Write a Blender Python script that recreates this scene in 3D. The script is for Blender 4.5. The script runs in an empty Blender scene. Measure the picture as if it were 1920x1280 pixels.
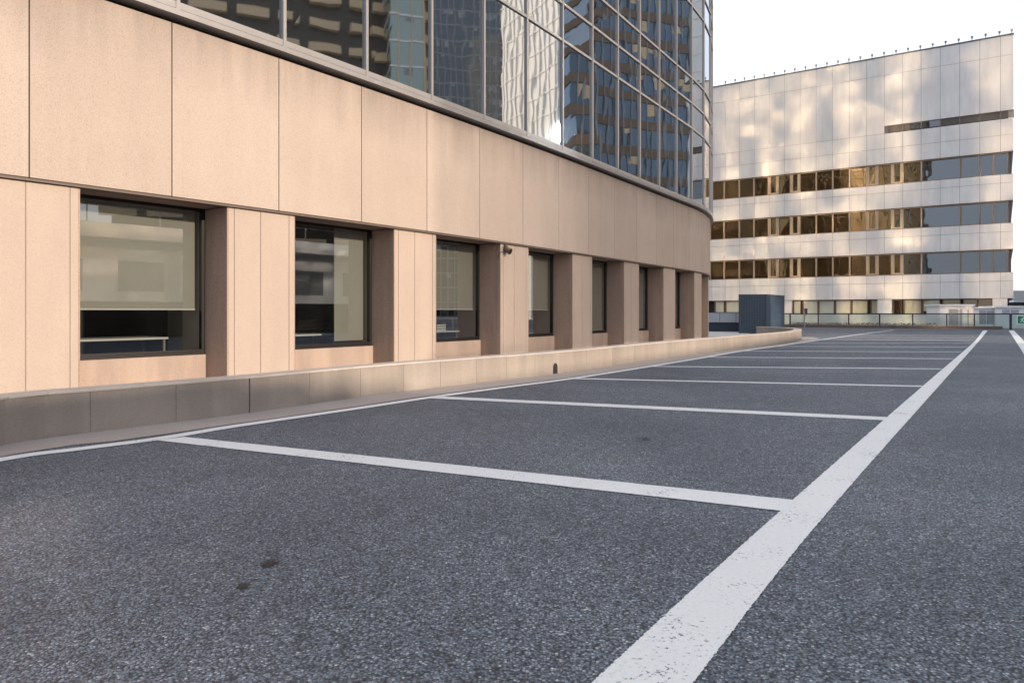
import bpy, math, random
from mathutils import Vector
rng = random.Random(7)
R = math.radians
C = bpy.context.scene.collection
S = bpy.context.scene

# ------------------------------------------------------------------ camera, sky, sun, exposure
F = 1351.0            # focal length in photograph pixels (1920 wide)
H = 1.1               # eye height
CX, HY = 960.0, 585.0 # principal column, horizon row of the photograph
cam = bpy.data.cameras.new('camera')
co = bpy.data.objects.new('camera', cam); C.objects.link(co)
co.location = (0, 0, H); co.rotation_euler = (R(90), 0, 0)
cam.sensor_fit = 'HORIZONTAL'; cam.sensor_width = 36.0
cam.lens = 36.0 * F / 1920.0
cam.shift_y = -(640.0 - HY) / 1920.0
cam.clip_start = 0.05; cam.clip_end = 3000
S.camera = co

SUN_AZ = -35.0        # degrees from +X towards +Y, direction towards the sun
SUN_EL = 14.0
w = bpy.data.worlds.new('World'); S.world = w; w.use_nodes = True
nt = w.node_tree; nt.nodes.clear()
out = nt.nodes.new('ShaderNodeOutputWorld'); bg = nt.nodes.new('ShaderNodeBackground')
sky = nt.nodes.new('ShaderNodeTexSky'); sky.sky_type = 'NISHITA'; sky.sun_disc = False
sky.sun_elevation = R(SUN_EL); sky.sun_rotation = R(90 - SUN_AZ)
sky.dust_density = 2.0; sky.air_density = 1.0; sky.ozone_density = 1.0; sky.altitude = 50
# thin high cloud veil mixed into the sky
tc = nt.nodes.new('ShaderNodeTexCoord'); mp = nt.nodes.new('ShaderNodeMapping')
mp.inputs['Scale'].default_value = (1.0, 1.0, 3.0)
no = nt.nodes.new('ShaderNodeTexNoise'); no.inputs['Scale'].default_value = 2.2
no.inputs['Detail'].default_value = 7; no.inputs['Roughness'].default_value = 0.6
rp = nt.nodes.new('ShaderNodeMapRange')
rp.inputs['From Min'].default_value = 0.35; rp.inputs['From Max'].default_value = 0.65
rp.inputs['To Min'].default_value = 0.72; rp.inputs['To Max'].default_value = 0.97
mx = nt.nodes.new('ShaderNodeMix'); mx.data_type = 'RGBA'
mx.inputs['B'].default_value = (7.2, 7.8, 9.0, 1)
nt.links.new(tc.outputs['Generated'], mp.inputs['Vector']); nt.links.new(mp.outputs['Vector'], no.inputs['Vector'])
nt.links.new(no.outputs['Fac'], rp.inputs['Value']); nt.links.new(rp.outputs['Result'], mx.inputs['Factor'])
nt.links.new(sky.outputs['Color'], mx.inputs['A']); nt.links.new(mx.outputs['Result'], bg.inputs['Color'])
bg.inputs['Strength'].default_value = 0.10
nt.links.new(bg.outputs['Background'], out.inputs['Surface'])

sd = bpy.data.lights.new('sun', 'SUN'); sd.energy = 3.6; sd.angle = R(1.2); sd.color = (1.0, 0.845, 0.68)
so = bpy.data.objects.new('sun', sd); C.objects.link(so)
Ldir = Vector((math.cos(R(SUN_EL)) * math.cos(R(SUN_AZ)), math.cos(R(SUN_EL)) * math.sin(R(SUN_AZ)), math.sin(R(SUN_EL))))
so.rotation_euler = Ldir.to_track_quat('Z', 'Y').to_euler()

S.view_settings.view_transform = 'Standard'; S.view_settings.look = 'None'
S.view_settings.exposure = 0.80; S.view_settings.gamma = 1.0
S.render.engine = 'CYCLES'
S.cycles.max_bounces = 7; S.cycles.diffuse_bounces = 4; S.cycles.glossy_bounces = 4
S.cycles.transparent_max_bounces = 12; S.cycles.transmission_bounces = 4
S.cycles.use_denoising = True
S.cycles.caustics_reflective = True; S.cycles.caustics_refractive = False
S.cycles.blur_glossy = 0.0
S.cycles.sample_clamp_indirect = 0.0
S.cycles.use_guiding = True; S.cycles.use_surface_guiding = True; S.cycles.guiding_training_samples = 128

# ------------------------------------------------------------------ pixel -> world helpers
def G(px, py, z=0.0):
    Y = F * (H - z) / (py - HY)
    return Vector(((px - CX) / F * Y, Y, z))
def PY(px, Y, z=0.0):
    return Vector(((px - CX) / F * Y, Y, z))

# ------------------------------------------------------------------ mesh builder and object helpers
class MB:
    def __init__(s): s.v = []; s.f = []; s.m = []
    def poly(s, pts, mi=0):
        n = len(s.v); s.v += [tuple(p) for p in pts]; s.f.append(tuple(range(n, n + len(pts)))); s.m.append(mi)
    def hexa(s, p, mi=0):      # p: 4 bottom (ccw) then 4 top
        n = len(s.v); s.v += [tuple(q) for q in p]
        for q in ((3,2,1,0),(4,5,6,7),(0,1,5,4),(1,2,6,5),(2,3,7,6),(3,0,4,7)):
            s.f.append(tuple(n + i for i in q)); s.m.append(mi)
    def box(s, x0, x1, y0, y1, z0, z1, M=None, mi=0):
        p = [(x0,y0,z0),(x1,y0,z0),(x1,y1,z0),(x0,y1,z0),(x0,y0,z1),(x1,y0,z1),(x1,y1,z1),(x0,y1,z1)]
        if M: p = [M(*q) for q in p]
        s.hexa(p, mi)
    def tube(s, a, b, r, n=8, r2=None, mi=0):
        a, b = Vector(a), Vector(b); d = (b - a).normalized(); r2 = r if r2 is None else r2
        u = d.orthogonal().normalized(); v = d.cross(u)
        k = len(s.v)
        for (c, rr) in ((a, r), (b, r2)):
            for i in range(n):
                t = 2*math.pi*i/n; s.v.append(tuple(c + u*rr*math.cos(t) + v*rr*math.sin(t)))
        for i in range(n):
            j = (i+1) % n; s.f.append((k+i, k+j, k+n+j, k+n+i)); s.m.append(mi)
        s.f.append(tuple(k+n-1-i for i in range(n))); s.m.append(mi)
        s.f.append(tuple(k+n+i for i in range(n))); s.m.append(mi)
    def build(s, name, mat, parent=None, smooth=False, bevel=0):
        me = bpy.data.meshes.new(name); me.from_pydata(s.v, [], s.f)
        for m in (mat if isinstance(mat, (list, tuple)) else [mat]): me.materials.append(m)
        for p, mi in zip(me.polygons, s.m): p.material_index = mi; p.use_smooth = smooth
        me.update()
        o = bpy.data.objects.new(name, me); C.objects.link(o)
        if parent: o.parent = parent; o.matrix_parent_inverse = parent.matrix_world.inverted()
        if bevel:
            b = o.modifiers.new('bevel', 'BEVEL'); b.width = bevel; b.segments = 1; b.limit_method = 'ANGLE'
        return o
def thing(name, label, cat, loc=(0,0,0), group=None):
    o = bpy.data.objects.new(name, None); C.objects.link(o); o.location = loc
    o.empty_display_size = 0.2
    o.matrix_world.translation = Vector(loc)
    o['label'] = label; o['category'] = cat
    if group: o['group'] = group
    return o
def tag(o, label, cat, group=None):
    o['label'] = label; o['category'] = cat
    if group: o['group'] = group
    return o
def struct(o): o['kind'] = 'structure'; return o
def stuff(o): o['kind'] = 'stuff'; return o

# ------------------------------------------------------------------ materials
def mat(name):
    m = bpy.data.materials.new(name); m.use_nodes = True; n = m.node_tree
    return m, n, n.nodes['Principled BSDF']
def N(n, t, **kw):
    x = n.nodes.new(t)
    for k, v in kw.items():
        if k in x.inputs: x.inputs[k].default_value = v
        else: setattr(x, k, v)
    return x
def ramp(n, src, stops):
    r = n.nodes.new('ShaderNodeValToRGB'); e = r.color_ramp.elements
    while len(e) < len(stops): e.new(0.5)
    for el, (p, c) in zip(e, stops): el.position = p; el.color = (*c, 1)
    n.links.new(src, r.inputs['Fac']); return r.outputs['Color']
def mixc(n, fac, a, b, mode='MIX'):
    x = n.nodes.new('ShaderNodeMix'); x.data_type = 'RGBA'; x.blend_type = mode
    for v, nm in ((fac, 'Factor'), (a, 'A'), (b, 'B')):
        if isinstance(v, (int, float)): x.inputs[nm].default_value = v
        elif isinstance(v, tuple): x.inputs[nm].default_value = (*v, 1)
        else: n.links.new(v, x.inputs[nm])
    return x.outputs['Result']
def coord(n, scale=(1,1,1)):
    t = n.nodes.new('ShaderNodeNewGeometry'); m = n.nodes.new('ShaderNodeMapping')
    m.inputs['Scale'].default_value = scale
    n.links.new(t.outputs['Position'], m.inputs['Vector']); return m.outputs['Vector']
def noise(n, vec, scale, detail=4, rough=0.55):
    x = N(n, 'ShaderNodeTexNoise', Scale=scale, Detail=detail, Roughness=rough)
    n.links.new(vec, x.inputs['Vector']); return x.outputs['Fac']
def bump(n, p, h, strength, dist):
    b = N(n, 'ShaderNodeBump', Strength=strength, Distance=dist)
    n.links.new(h, b.inputs['Height']); n.links.new(b.outputs['Normal'], p.inputs['Normal'])
def plain(name, col, rough=0.6, metal=0.0, var=0.12, scale=3.0, spec=0.4):
    m, n, p = mat(name); v = coord(n)
    c = mixc(n, noise(n, v, scale, 5), tuple(x*(1-var) for x in col), tuple(min(1, x*(1+var)) for x in col))
    n.links.new(c, p.inputs['Base Color'])
    p.inputs['Roughness'].default_value = rough; p.inputs['Metallic'].default_value = metal
    p.inputs['Specular IOR Level'].default_value = spec
    return m
def stone(name, col, grain=70, rain=0.12, rough=0.75, gr=0.22, bstr=0.25, slab=0.0, dirt=None):
    m, n, p = mat(name); v = coord(n)
    base = mixc(n, noise(n, v, 0.7, 4), tuple(x*0.90 for x in col), tuple(x*1.08 for x in col))
    g = noise(n, v, grain, 2, 0.7)
    gc = ramp(n, g, [(0.30, (1-gr*1.6,)*3), (0.45, (1-gr*0.3,)*3), (0.62, (1+gr*0.3,)*3)])
    c = mixc(n, 1.0, base, gc, 'MULTIPLY')
    st = noise(n, coord(n, (1.3, 1.3, 0.22)), 1.6, 5, 0.65)
    sr = ramp(n, st, [(0.42, (1-rain*1.5, 1-rain*1.5, 1-rain*1.4)), (0.60, (1,1,1))])
    c = mixc(n, 1.0, c, sr, 'MULTIPLY')
    if slab:
        oi = n.nodes.new('ShaderNodeObjectInfo')
        c = mixc(n, 1.0, c, ramp(n, oi.outputs['Random'], [(0.0, (1-slab, 1-slab*1.1, 1-slab*1.3)), (1.0, (1+slab, 1+slab, 1+slab))]), 'MULTIPLY')
    if dirt:                           # grime that has run down from the ledge above
        z1, dep, amt = dirt
        sx = n.nodes.new('ShaderNodeSeparateXYZ'); g_ = n.nodes.new('ShaderNodeNewGeometry'); n.links.new(g_.outputs['Position'], sx.inputs[0])
        mr = n.nodes.new('ShaderNodeMapRange'); n.links.new(sx.outputs['Z'], mr.inputs['Value'])
        mr.inputs['From Min'].default_value = z1 - dep; mr.inputs['From Max'].default_value = z1
        st2 = noise(n, coord(n, (1, 1, 0.10)), 3.1, 4, 0.65)
        mu = N(n, 'ShaderNodeMath', operation='MULTIPLY'); n.links.new(mr.outputs['Result'], mu.inputs[0]); n.links.new(st2, mu.inputs[1])
        c = mixc(n, 1.0, c, ramp(n, mu.outputs[0], [(0.16, (1,1,1)), (0.62, (1-amt,)*3)]), 'MULTIPLY')
    n.links.new(c, p.inputs['Base Color']); p.inputs['Roughness'].default_value = rough
    p.inputs['Specular IOR Level'].default_value = 0.35
    bump(n, p, g, bstr, 0.003)
    return m

M = {}
M['fascia'] = stone('beige granite panel', (0.368, 0.294, 0.245), rain=0.03, gr=0.17, slab=0.045, dirt=(4.86, 1.3, 0.30))
M['pier'] = stone('beige pier panel', (0.368, 0.288, 0.237), slab=0.03, gr=0.10, rain=0.03, bstr=0.1)
M['jamb'] = stone('rough jamb granite', (0.36, 0.245, 0.18), gr=0.25)
M['sillpanel'] = stone('pink sill granite', (0.35, 0.26, 0.205), gr=0.12)
M['dark'] = plain('dark recess', (0.02, 0.018, 0.016), 0.8)
M['bronze'] = plain('dark bronze frame', (0.012, 0.010, 0.009), 0.4)
M['trim'] = plain('brown drip trim', (0.10, 0.07, 0.055), 0.6)
M['soffit'] = plain('brown soffit', (0.24, 0.155, 0.11), 0.7)
M['alu'] = plain('weathered aluminium', (0.24, 0.225, 0.22), 0.42, 0.25, 0.10)
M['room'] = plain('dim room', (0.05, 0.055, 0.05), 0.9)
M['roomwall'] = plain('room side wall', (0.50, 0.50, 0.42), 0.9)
M['blind'] = plain('roller blind fabric', (0.40, 0.40, 0.375), 0.9, var=0.05)
M['white'] = plain('white painted', (0.75, 0.76, 0.78), 0.5, var=0.05)
M['black'] = plain('black plastic', (0.015, 0.015, 0.017), 0.45)
M['wallpanel'] = stone('low wall plaster', (0.325, 0.275, 0.235), slab=0.04, gr=0.10, rain=0.08, dirt=(0.40, 0.5, 0.22), bstr=0.1)
M['coping'] = stone('coping stone', (0.44, 0.385, 0.34), gr=0.10, rain=0.06)
M['apron'] = stone('concrete gutter', (0.36, 0.31, 0.28), gr=0.15, rain=0.05)
M['paving'] = stone('pale paving', (0.50, 0.49, 0.48), gr=0.06, rain=0.02)
M['ground'] = stone('grey ground', (0.22, 0.22, 0.22), gr=0.1)

# asphalt: chips of aggregate in dark binder
def aggregate(n):
    v = coord(n)
    vo = N(n, 'ShaderNodeTexVoronoi', Scale=104.0, Randomness=1.0); n.links.new(v, vo.inputs['Vector'])
    sep = n.nodes.new('ShaderNodeSeparateColor'); n.links.new(vo.outputs['Color'], sep.inputs['Color'])
    chip = ramp(n, sep.outputs['Red'], [(0.0, (0.050,0.061,0.079)), (0.45, (0.143,0.168,0.212)), (0.80, (0.228,0.259,0.314)), (0.95, (0.36,0.395,0.45)), (1.0, (0.66,0.68,0.71))])
    chip = mixc(n, 0.22, chip, mixc(n, sep.outputs['Green'], (0.150,0.125,0.120), (0.07,0.120,0.15)))
    gap = ramp(n, vo.outputs['Distance'], [(0.38, (1.05,1.05,1.05)), (0.74, (0.20,0.20,0.22))])
    c = mixc(n, 1.0, chip, gap, 'MULTIPLY')
    big = ramp(n, noise(n, v, 0.55, 5, 0.6), [(0.30, (0.76,0.76,0.78)), (0.66, (1.20,1.19,1.18))])
    c = mixc(n, 1.0, c, big, 'MULTIPLY')
    c = mixc(n, 1.0, c, ramp(n, noise(n, coord(n, (0.55, 0.9, 1)), 0.35, 3, 0.5), [(0.35, (0.86,0.86,0.87)), (0.65, (1.12,1.12,1.11))]), 'MULTIPLY')
    mid = ramp(n, noise(n, v, 9.0, 4, 0.6), [(0.3, (0.82,0.82,0.82)), (0.7, (1.15,1.15,1.15))])
    c = mixc(n, 1.0, c, mid, 'MULTIPLY')
    stain = ramp(n, noise(n, v, 1.9, 3, 0.5), [(0.70, (1,1,1)), (0.78, (0.62,0.60,0.58))])
    c = mixc(n, 1.0, c, stain, 'MULTIPLY')
    inv = N(n, 'ShaderNodeMath', operation='SUBTRACT'); inv.inputs[0].default_value = 1.0
    n.links.new(vo.outputs['Distance'], inv.inputs[1])
    add = N(n, 'ShaderNodeMath', operation='ADD')
    n.links.new(inv.outputs[0], add.inputs[0]); n.links.new(sep.outputs['Blue'], add.inputs[1])
    return v, c, add.outputs[0]
m, n, p = mat('asphalt'); v, c, h = aggregate(n)
n.links.new(c, p.inputs['Base Color']); p.inputs['Roughness'].default_value = 0.62
p.inputs['Specular IOR Level'].default_value = 0.45
bump(n, p, h, 1.0, 0.007); M['asphalt'] = m
m, n, p = mat('road paint'); v, c, h = aggregate(n)
wn = noise(n, v, 55, 3, 0.75); wl = noise(n, v, 3.0, 3, 0.5)
ad = N(n, 'ShaderNodeMath', operation='MULTIPLY_ADD'); n.links.new(wl, ad.inputs[0]); ad.inputs[1].default_value = 0.45
n.links.new(wn, ad.inputs[2])
wear = ramp(n, ad.outputs[0], [(0.525, (0,0,0)), (0.58, (1,1,1))])
pt = mixc(n, wn, (0.57,0.57,0.57), (0.79,0.785,0.775))
c = mixc(n, wear, c, pt)
n.links.new(c, p.inputs['Base Color']); p.inputs['Roughness'].default_value = 0.6
bump(n, p, h, 0.35, 0.004); M['paint'] = m

def glass_mirror(name, tint, dark, f0, f1, wav=0.0, wscale=1.1, rough=0.02, stretch=0.75):
    m = bpy.data.materials.new(name); m.use_nodes = True; n = m.node_tree; n.nodes.clear()
    o = n.nodes.new('ShaderNodeOutputMaterial'); g = N(n, 'ShaderNodeBsdfGlossy', Roughness=rough)
    g.inputs['Color'].default_value = (*tint, 1)
    d = n.nodes.new('ShaderNodeBsdfDiffuse'); d.inputs['Color'].default_value = (*dark, 1)
    lw = N(n, 'ShaderNodeLayerWeight', Blend=0.35)
    mr = n.nodes.new('ShaderNodeMapRange'); mr.inputs['To Min'].default_value = f0; mr.inputs['To Max'].default_value = f1
    n.links.new(lw.outputs['Facing'], mr.inputs['Value'])
    x = n.nodes.new('ShaderNodeMixShader'); n.links.new(mr.outputs['Result'], x.inputs['Fac'])
    n.links.new(d.outputs[0], x.inputs[1]); n.links.new(g.outputs[0], x.inputs[2])
    n.links.new(x.outputs[0], o.inputs['Surface'])
    if wav:
        v = coord(n, (1, 1, stretch)); b = N(n, 'ShaderNodeBump', Strength=1.0, Distance=wav)
        n.links.new(noise(n, v, wscale, 2, 0.45), b.inputs['Height']); n.links.new(b.outputs['Normal'], g.inputs['Normal'])
    return m
def glass_clear(name, tint, f0, f1, gloss=(0.9,0.92,0.95)):
    m = bpy.data.materials.new(name); m.use_nodes = True; n = m.node_tree; n.nodes.clear()
    o = n.nodes.new('ShaderNodeOutputMaterial'); g = N(n, 'ShaderNodeBsdfGlossy', Roughness=0.01)
    g.inputs['Color'].default_value = (*gloss, 1)
    d = n.nodes.new('ShaderNodeBsdfTransparent'); d.inputs['Color'].default_value = (*tint, 1)
    lw = N(n, 'ShaderNodeLayerWeight', Blend=0.35)
    mr = n.nodes.new('ShaderNodeMapRange'); mr.inputs['To Min'].default_value = f0; mr.inputs['To Max'].default_value = f1
    n.links.new(lw.outputs['Facing'], mr.inputs['Value'])
    x = n.nodes.new('ShaderNodeMixShader'); n.links.new(mr.outputs['Result'], x.inputs['Fac'])
    n.links.new(d.outputs[0], x.inputs[1]); n.links.new(g.outputs[0], x.inputs[2])
    n.links.new(x.outputs[0], o.inputs['Surface']); return m
M['curtain'] = glass_mirror('reflective curtain glass', (0.86,0.88,0.90), (0.012,0.014,0.016), 0.42, 0.95, wav=0.004, wscale=0.7)
M['curtain_caustic'] = glass_mirror('wavy caustic glass', (1.0,0.82,0.58), (0.012,0.014,0.016), 0.82, 0.98, wav=0.045, wscale=1.0, rough=0.07, stretch=0.34)  # unseen panes: tint and waves shaped to throw warm sun on the far block
M['winglass'] = glass_clear('office window glass', (0.58,0.58,0.55), 0.12, 0.75)
M['railglass'] = glass_clear('railing glass', (0.76,0.82,0.81), 0.04, 0.30)
M['clearglass'] = glass_clear('blind window glass', (0.88,0.88,0.84), 0.06, 0.5)
M['farglass'] = glass_mirror('bronze far glass', (0.66,0.54,0.38), (0.026,0.017,0.009), 0.17, 0.8, wav=0.010, wscale=0.8)
M['skyglass'] = glass_mirror('sky tinted far glass', (0.56,0.60,0.63), (0.012,0.013,0.014), 0.20, 0.8, wav=0.008, wscale=0.8)  # pale sky reflection put into the tint of the right-hand panes

# ------------------------------------------------------------------ plan of the curved office building
CC = Vector((-124.786, 97.904)); CR = 149.45
PW = 1.665     # panel width on the long flat curve
path = []      # list of (point, heading)
def circ(px):
    d = Vector(((px - CX) / F, 1.0)); a = d.dot(d); b = -2*d.dot(CC); cc = CC.dot(CC) - CR*CR
    t = (-b - math.sqrt(b*b - 4*a*cc)) / (2*a); return d*t
a55 = math.atan2(*(circ(55) - CC).yx); a1104 = math.atan2(*(circ(1104) - CC).yx)
dA = (a1104 - a55) / 8            # eight panels between the joints seen at columns 55 and 1104
DS = 0.05
aS = a55 - 7*dA                   # extend behind the camera side
arcL = (a1104 - aS) * CR
path = []
k = 0
while k*DS <= arcL:
    a = aS + k*DS/CR
    path.append((CC + CR*Vector((math.cos(a), math.sin(a))), a + math.pi/2)); k += 1
h = path[-1][1]; q = path[-1][0].copy(); s_here = 0
STR, RAD = 8.4, 16.0
while h < R(182):
    s_here += DS
    if s_here > STR: h += DS/(RAD if h < R(94) or h > R(116) else 42.0)  # flatter hidden stretch shaped to throw more sun onto the far block
    q = q + DS*Vector((math.cos(h), math.sin(h))); path.append((q.copy(), h))
S0 = 7*dA*CR                      # arc length at joint column 55
PL = dA*CR                        # panel length
SMAX = (len(path)-2)*DS
def WP(s, off, z):
    s = max(0.0, min(SMAX, s)); i = int(s/DS); t = s/DS - i
    (p0, h0), (p1, h1) = path[i], path[i+1]
    p = p0.lerp(p1, t); hh = h0 + (h1-h0)*t
    return Vector((p.x + math.sin(hh)*off, p.y - math.cos(hh)*off, z))
def wallbox(mb, s0, s1, o0, o1, z0, z1, nseg=1, mi=0):
    for i in range(nseg):
        a = s0 + (s1-s0)*i/nseg; b = s0 + (s1-s0)*(i+1)/nseg
        mb.hexa([WP(a,o1,z0), WP(b,o1,z0), WP(b,o0,z0), WP(a,o0,z0), WP(a,o1,z1), WP(b,o1,z1), WP(b,o0,z1), WP(a,o0,z1)], mi)
def s_at(px, off):                # arc length where the sight line of a column meets the wall offset by off
    best = None
    for i in range(0, len(path)):
        p = WP(i*DS, off, 0)
        if p.y < 0.5: continue
        x = CX + F*p.x/p.y
        if x >= px: return i*DS
    return None
SEND = SMAX - 0.5
ZF0, ZF1 = H + 1.5, H + 3.75      # fascia bottom and top
def nseg(s0, s1): return 1 if s1 < S0 + 8*PL + STR - 1.0 else 4

office = thing('office_building', 'curved office building with beige stone ground storey under a reflective curtain wall', 'building', (WP(S0,0,0)))
# fascia panels
npan = int((SEND) / PL)
JO = S0 % PL
s = JO
while s + PL < SEND:
    mb = MB(); wallbox(mb, s + 0.006, s + PL - 0.006, -0.12, 0.0, ZF0, ZF1, nseg(s, s+PL))
    mb.build('fascia_panel', M['fascia'], office, bevel=0.004); s += PL
mb = MB(); wallbox(mb, 0.1, SEND, -0.30, -0.105, ZF0 + 0.01, ZF1 + 0.2, int(SEND/1.0)); mb.build('fascia_backing', M['dark'], office)
# drip trim and soffit under the fascia
mb = MB(); wallbox(mb, 0.1, SEND, -0.16, -0.012, ZF0 - 0.035, ZF0 - 0.006, int(SEND/0.8)); mb.build('drip_trim', M['trim'], office)
mb = MB()
for i in range(13): wallbox(mb, 0.1, SEND, -1.35 + i*0.092, -1.35 + i*0.092 + 0.078, ZF0 - 0.022, ZF0 + 0.0, int(SEND/0.8))
mb.build('soffit', M['soffit'], office)
# piers and recessed windows; pier right edges repeat every second panel
PO = -0.06                        # pier face behind fascia face
per = 2*PL
prs = [s_at(px, PO) for px in (555, 810, 983, 1108, 1203)]
pls = [s_at(px, PO) for px in (437, 735, 933, 1070, 1173.5)]
a0 = sum(p - i*per for i, p in enumerate(prs)) / len(prs)
PWID = sum(r - l for r, l in zip(prs, pls)) / len(prs)
print('PL', PL, 'pier w', PWID, 'a0', a0, [round(p - i*per - a0, 3) for i, p in enumerate(prs)], 'S0', S0, 'S end', SEND)
REC = 0.55                        # depth of the window recess
piers = []
for i in range(-4, 9):
    r = a0 + i*per; l = r - PWID
    if i == -1: r = s_at(142, PO)
    if l < 0.3 or r > SEND - 1: continue
    piers.append((l, r, i))
    ns = nseg(l, r)
    mb = MB()
    wallbox(mb, l + 0.004, r - 0.004, PO - 1.25, PO - 0.012, 0, ZF0 - 0.036, ns)
    w1 = 0.095
    xs = [l, l + w1, s_at(43, PO) if i == -1 else l + PWID*0.47, r - w1, r]
    for a, b in zip(xs[:-1], xs[1:]):
        wallbox(mb, a + 0.004, b - 0.004, PO - 0.012, PO, 0, ZF0 - 0.04, 1)
    mb.build('pier', M['pier'], office, bevel=0.003)
    # rough stone reveal on the side that faces the camera, and the far one
    mb = MB()
    for (o1, o2) in ((-0.10, -0.004), (-REC - 0.02, -0.106)):
        wallbox(mb, l - 0.016, l + 0.003, PO + o1, PO + o2, 0, ZF0 - 0.037, 1)
        wallbox(mb, r - 0.003, r + 0.016, PO + o1, PO + o2, 0, ZF0 - 0.037, 1)
    mb.build('reveal', M['jamb'], office)
piers.sort()
WO = PO - REC                     # window plane
SILL = 0.50
blind_bottom = {-1: 1.15, 0: None, 1: 1.17, 2: 1.17, 3: 0.6, 4: 0.6}
for (l0, r0, i), (l1, r1, j) in zip(piers[:-1], piers[1:]):
    a, b = r0 + 0.017, l1 - 0.017
    mb = MB(); wallbox(mb, a, b, WO - 0.25, WO + 0.03, 0, SILL - 0.005, nseg(a, b)); mb.build('sill_panel', M['sillpanel'], office)
    fr = MB(); fw = 0.04
    wallbox(fr, a, b, WO - 0.07, WO, SILL, SILL + fw); wallbox(fr, a, b, WO - 0.07, WO, ZF0 - 0.023 - fw, ZF0 - 0.023)
    wallbox(fr, a, a + fw, WO - 0.07, WO, SILL + fw, ZF0 - 0.023 - fw); wallbox(fr, b - fw*1.3, b, WO - 0.07, WO, SILL + fw, ZF0 - 0.023 - fw)
    wallbox(fr, a + fw, b - fw*1.3, WO - 0.03, WO + 0.02, SILL + fw, SILL + fw + 0.03)
    win = fr.build('window', M['bronze'], office)
    g = MB(); g.poly([WP(a + 0.05, WO - 0.035, SILL + 0.05), WP(b - 0.08, WO - 0.035, SILL + 0.05), WP(b - 0.08, WO - 0.035, ZF0 - 0.07), WP(a + 0.05, WO - 0.035, ZF0 - 0.07)])
    g.build('pane', M['winglass'], win)
    # room behind: side walls pale, rest dim
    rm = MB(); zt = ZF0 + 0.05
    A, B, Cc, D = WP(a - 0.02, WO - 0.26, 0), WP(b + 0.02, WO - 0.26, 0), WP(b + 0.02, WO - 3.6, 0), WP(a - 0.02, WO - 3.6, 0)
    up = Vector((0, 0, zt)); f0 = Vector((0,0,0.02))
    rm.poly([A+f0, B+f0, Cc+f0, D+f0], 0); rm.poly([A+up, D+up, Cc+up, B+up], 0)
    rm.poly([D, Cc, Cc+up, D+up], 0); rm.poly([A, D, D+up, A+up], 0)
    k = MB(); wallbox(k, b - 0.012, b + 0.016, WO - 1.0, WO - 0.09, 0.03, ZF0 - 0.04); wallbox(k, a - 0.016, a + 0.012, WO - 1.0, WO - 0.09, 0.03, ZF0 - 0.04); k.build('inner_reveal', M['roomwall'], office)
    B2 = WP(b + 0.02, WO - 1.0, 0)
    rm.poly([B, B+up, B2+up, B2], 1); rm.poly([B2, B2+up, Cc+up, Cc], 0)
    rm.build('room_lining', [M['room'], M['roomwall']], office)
    bb = blind_bottom.get(i, 0.9)
    if bb:
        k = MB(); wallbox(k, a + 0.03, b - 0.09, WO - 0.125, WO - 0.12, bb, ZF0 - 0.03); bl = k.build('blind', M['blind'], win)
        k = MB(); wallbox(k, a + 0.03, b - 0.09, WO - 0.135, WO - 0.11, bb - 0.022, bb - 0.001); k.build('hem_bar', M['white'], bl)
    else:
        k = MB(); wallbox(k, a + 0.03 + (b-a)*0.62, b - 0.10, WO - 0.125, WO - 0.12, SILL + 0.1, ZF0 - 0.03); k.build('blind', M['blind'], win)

# curtain wall: ledges, mullions, transoms, panes
GO = 0.07
mb = MB(); wallbox(mb, 0.1, SEND, -0.1, 0.13, ZF1 + 0.07, ZF1 + 0.145, int(SEND/0.6)); mb.build('lower_ledge', M['alu'], office)
mb = MB(); wallbox(mb, 0.1, SEND, -0.1, 0.105, ZF1 + 0.160, ZF1 + 0.25, int(SEND/0.6)); mb.build('upper_ledge', M['alu'], office)
mb = MB(); wallbox(mb, 0.1, SEND, -0.1, 0.09, ZF1 + 0.146, ZF1 + 0.159, int(SEND/0.6)); mb.build('ledge_joint', M['dark'], office)
ZG0 = ZF1 + 0.25
rows = [ZG0]
for fl in range(7):
    b0 = H + 4.02 + fl*4.38
    rows += [b0 + 2.53, b0 + 3.42, b0 + 4.32]
rows = [rows[0]] + [r for r in rows[1:]]
ZTOP = rows[-1]
mls = []
s = JO + 0.02
while s < SEND: mls.append(s); s += PL
def inframe(P):
    if P.y < 1: return False
    x = CX + F*P.x/P.y; y = HY - F*(P.z - H)/P.y
    return -15 < x < 1935 and -15 < y < 1295
rest = MB(); nvis = 0
for a, b in zip(mls[:-1], mls[1:]):
    for z0, z1 in zip(rows[:-1], rows[1:]):
        t = [rng.uniform(-0.004, 0.004) for _ in range(4)]
        P = [WP(a, GO + t[0], z0), WP(b, GO + t[1], z0), WP(b, GO + t[2], z1), WP(a, GO + t[3], z1)]
        if any(inframe(x) for x in P) and b < S0 + 8*PL + STR + 6:
            g = MB(); g.poly(P); g.build('curtain_pane', M['curtain'], office); nvis += 1
        else: rest.poly(P)
print('visible panes', nvis)
stuff(rest.build('curtain_glazing', M['curtain_caustic'], office))
# window back wall (spandrel body) so that the building is solid
for a in mls:
    mb = MB(); wallbox(mb, a - 0.027, a + 0.027, -0.05, GO + 0.045, ZG0 - 0.12, ZTOP); mb.build('mullion', M['alu'], office)
for z in rows[1:]:
    mb = MB()
    for a, b in zip(mls[:-1], mls[1:]): wallbox(mb, a + 0.029, b - 0.029, 0.0, GO + 0.035, z - 0.03, z + 0.03)
    mb.build('transom', M['alu'], office)
mb = MB(); pts = [WP(i*0.6, -0.12, ZTOP) for i in range(int(SEND/0.6))]; mb.poly(pts); mb.build('roof', M['dark'], office)

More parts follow.
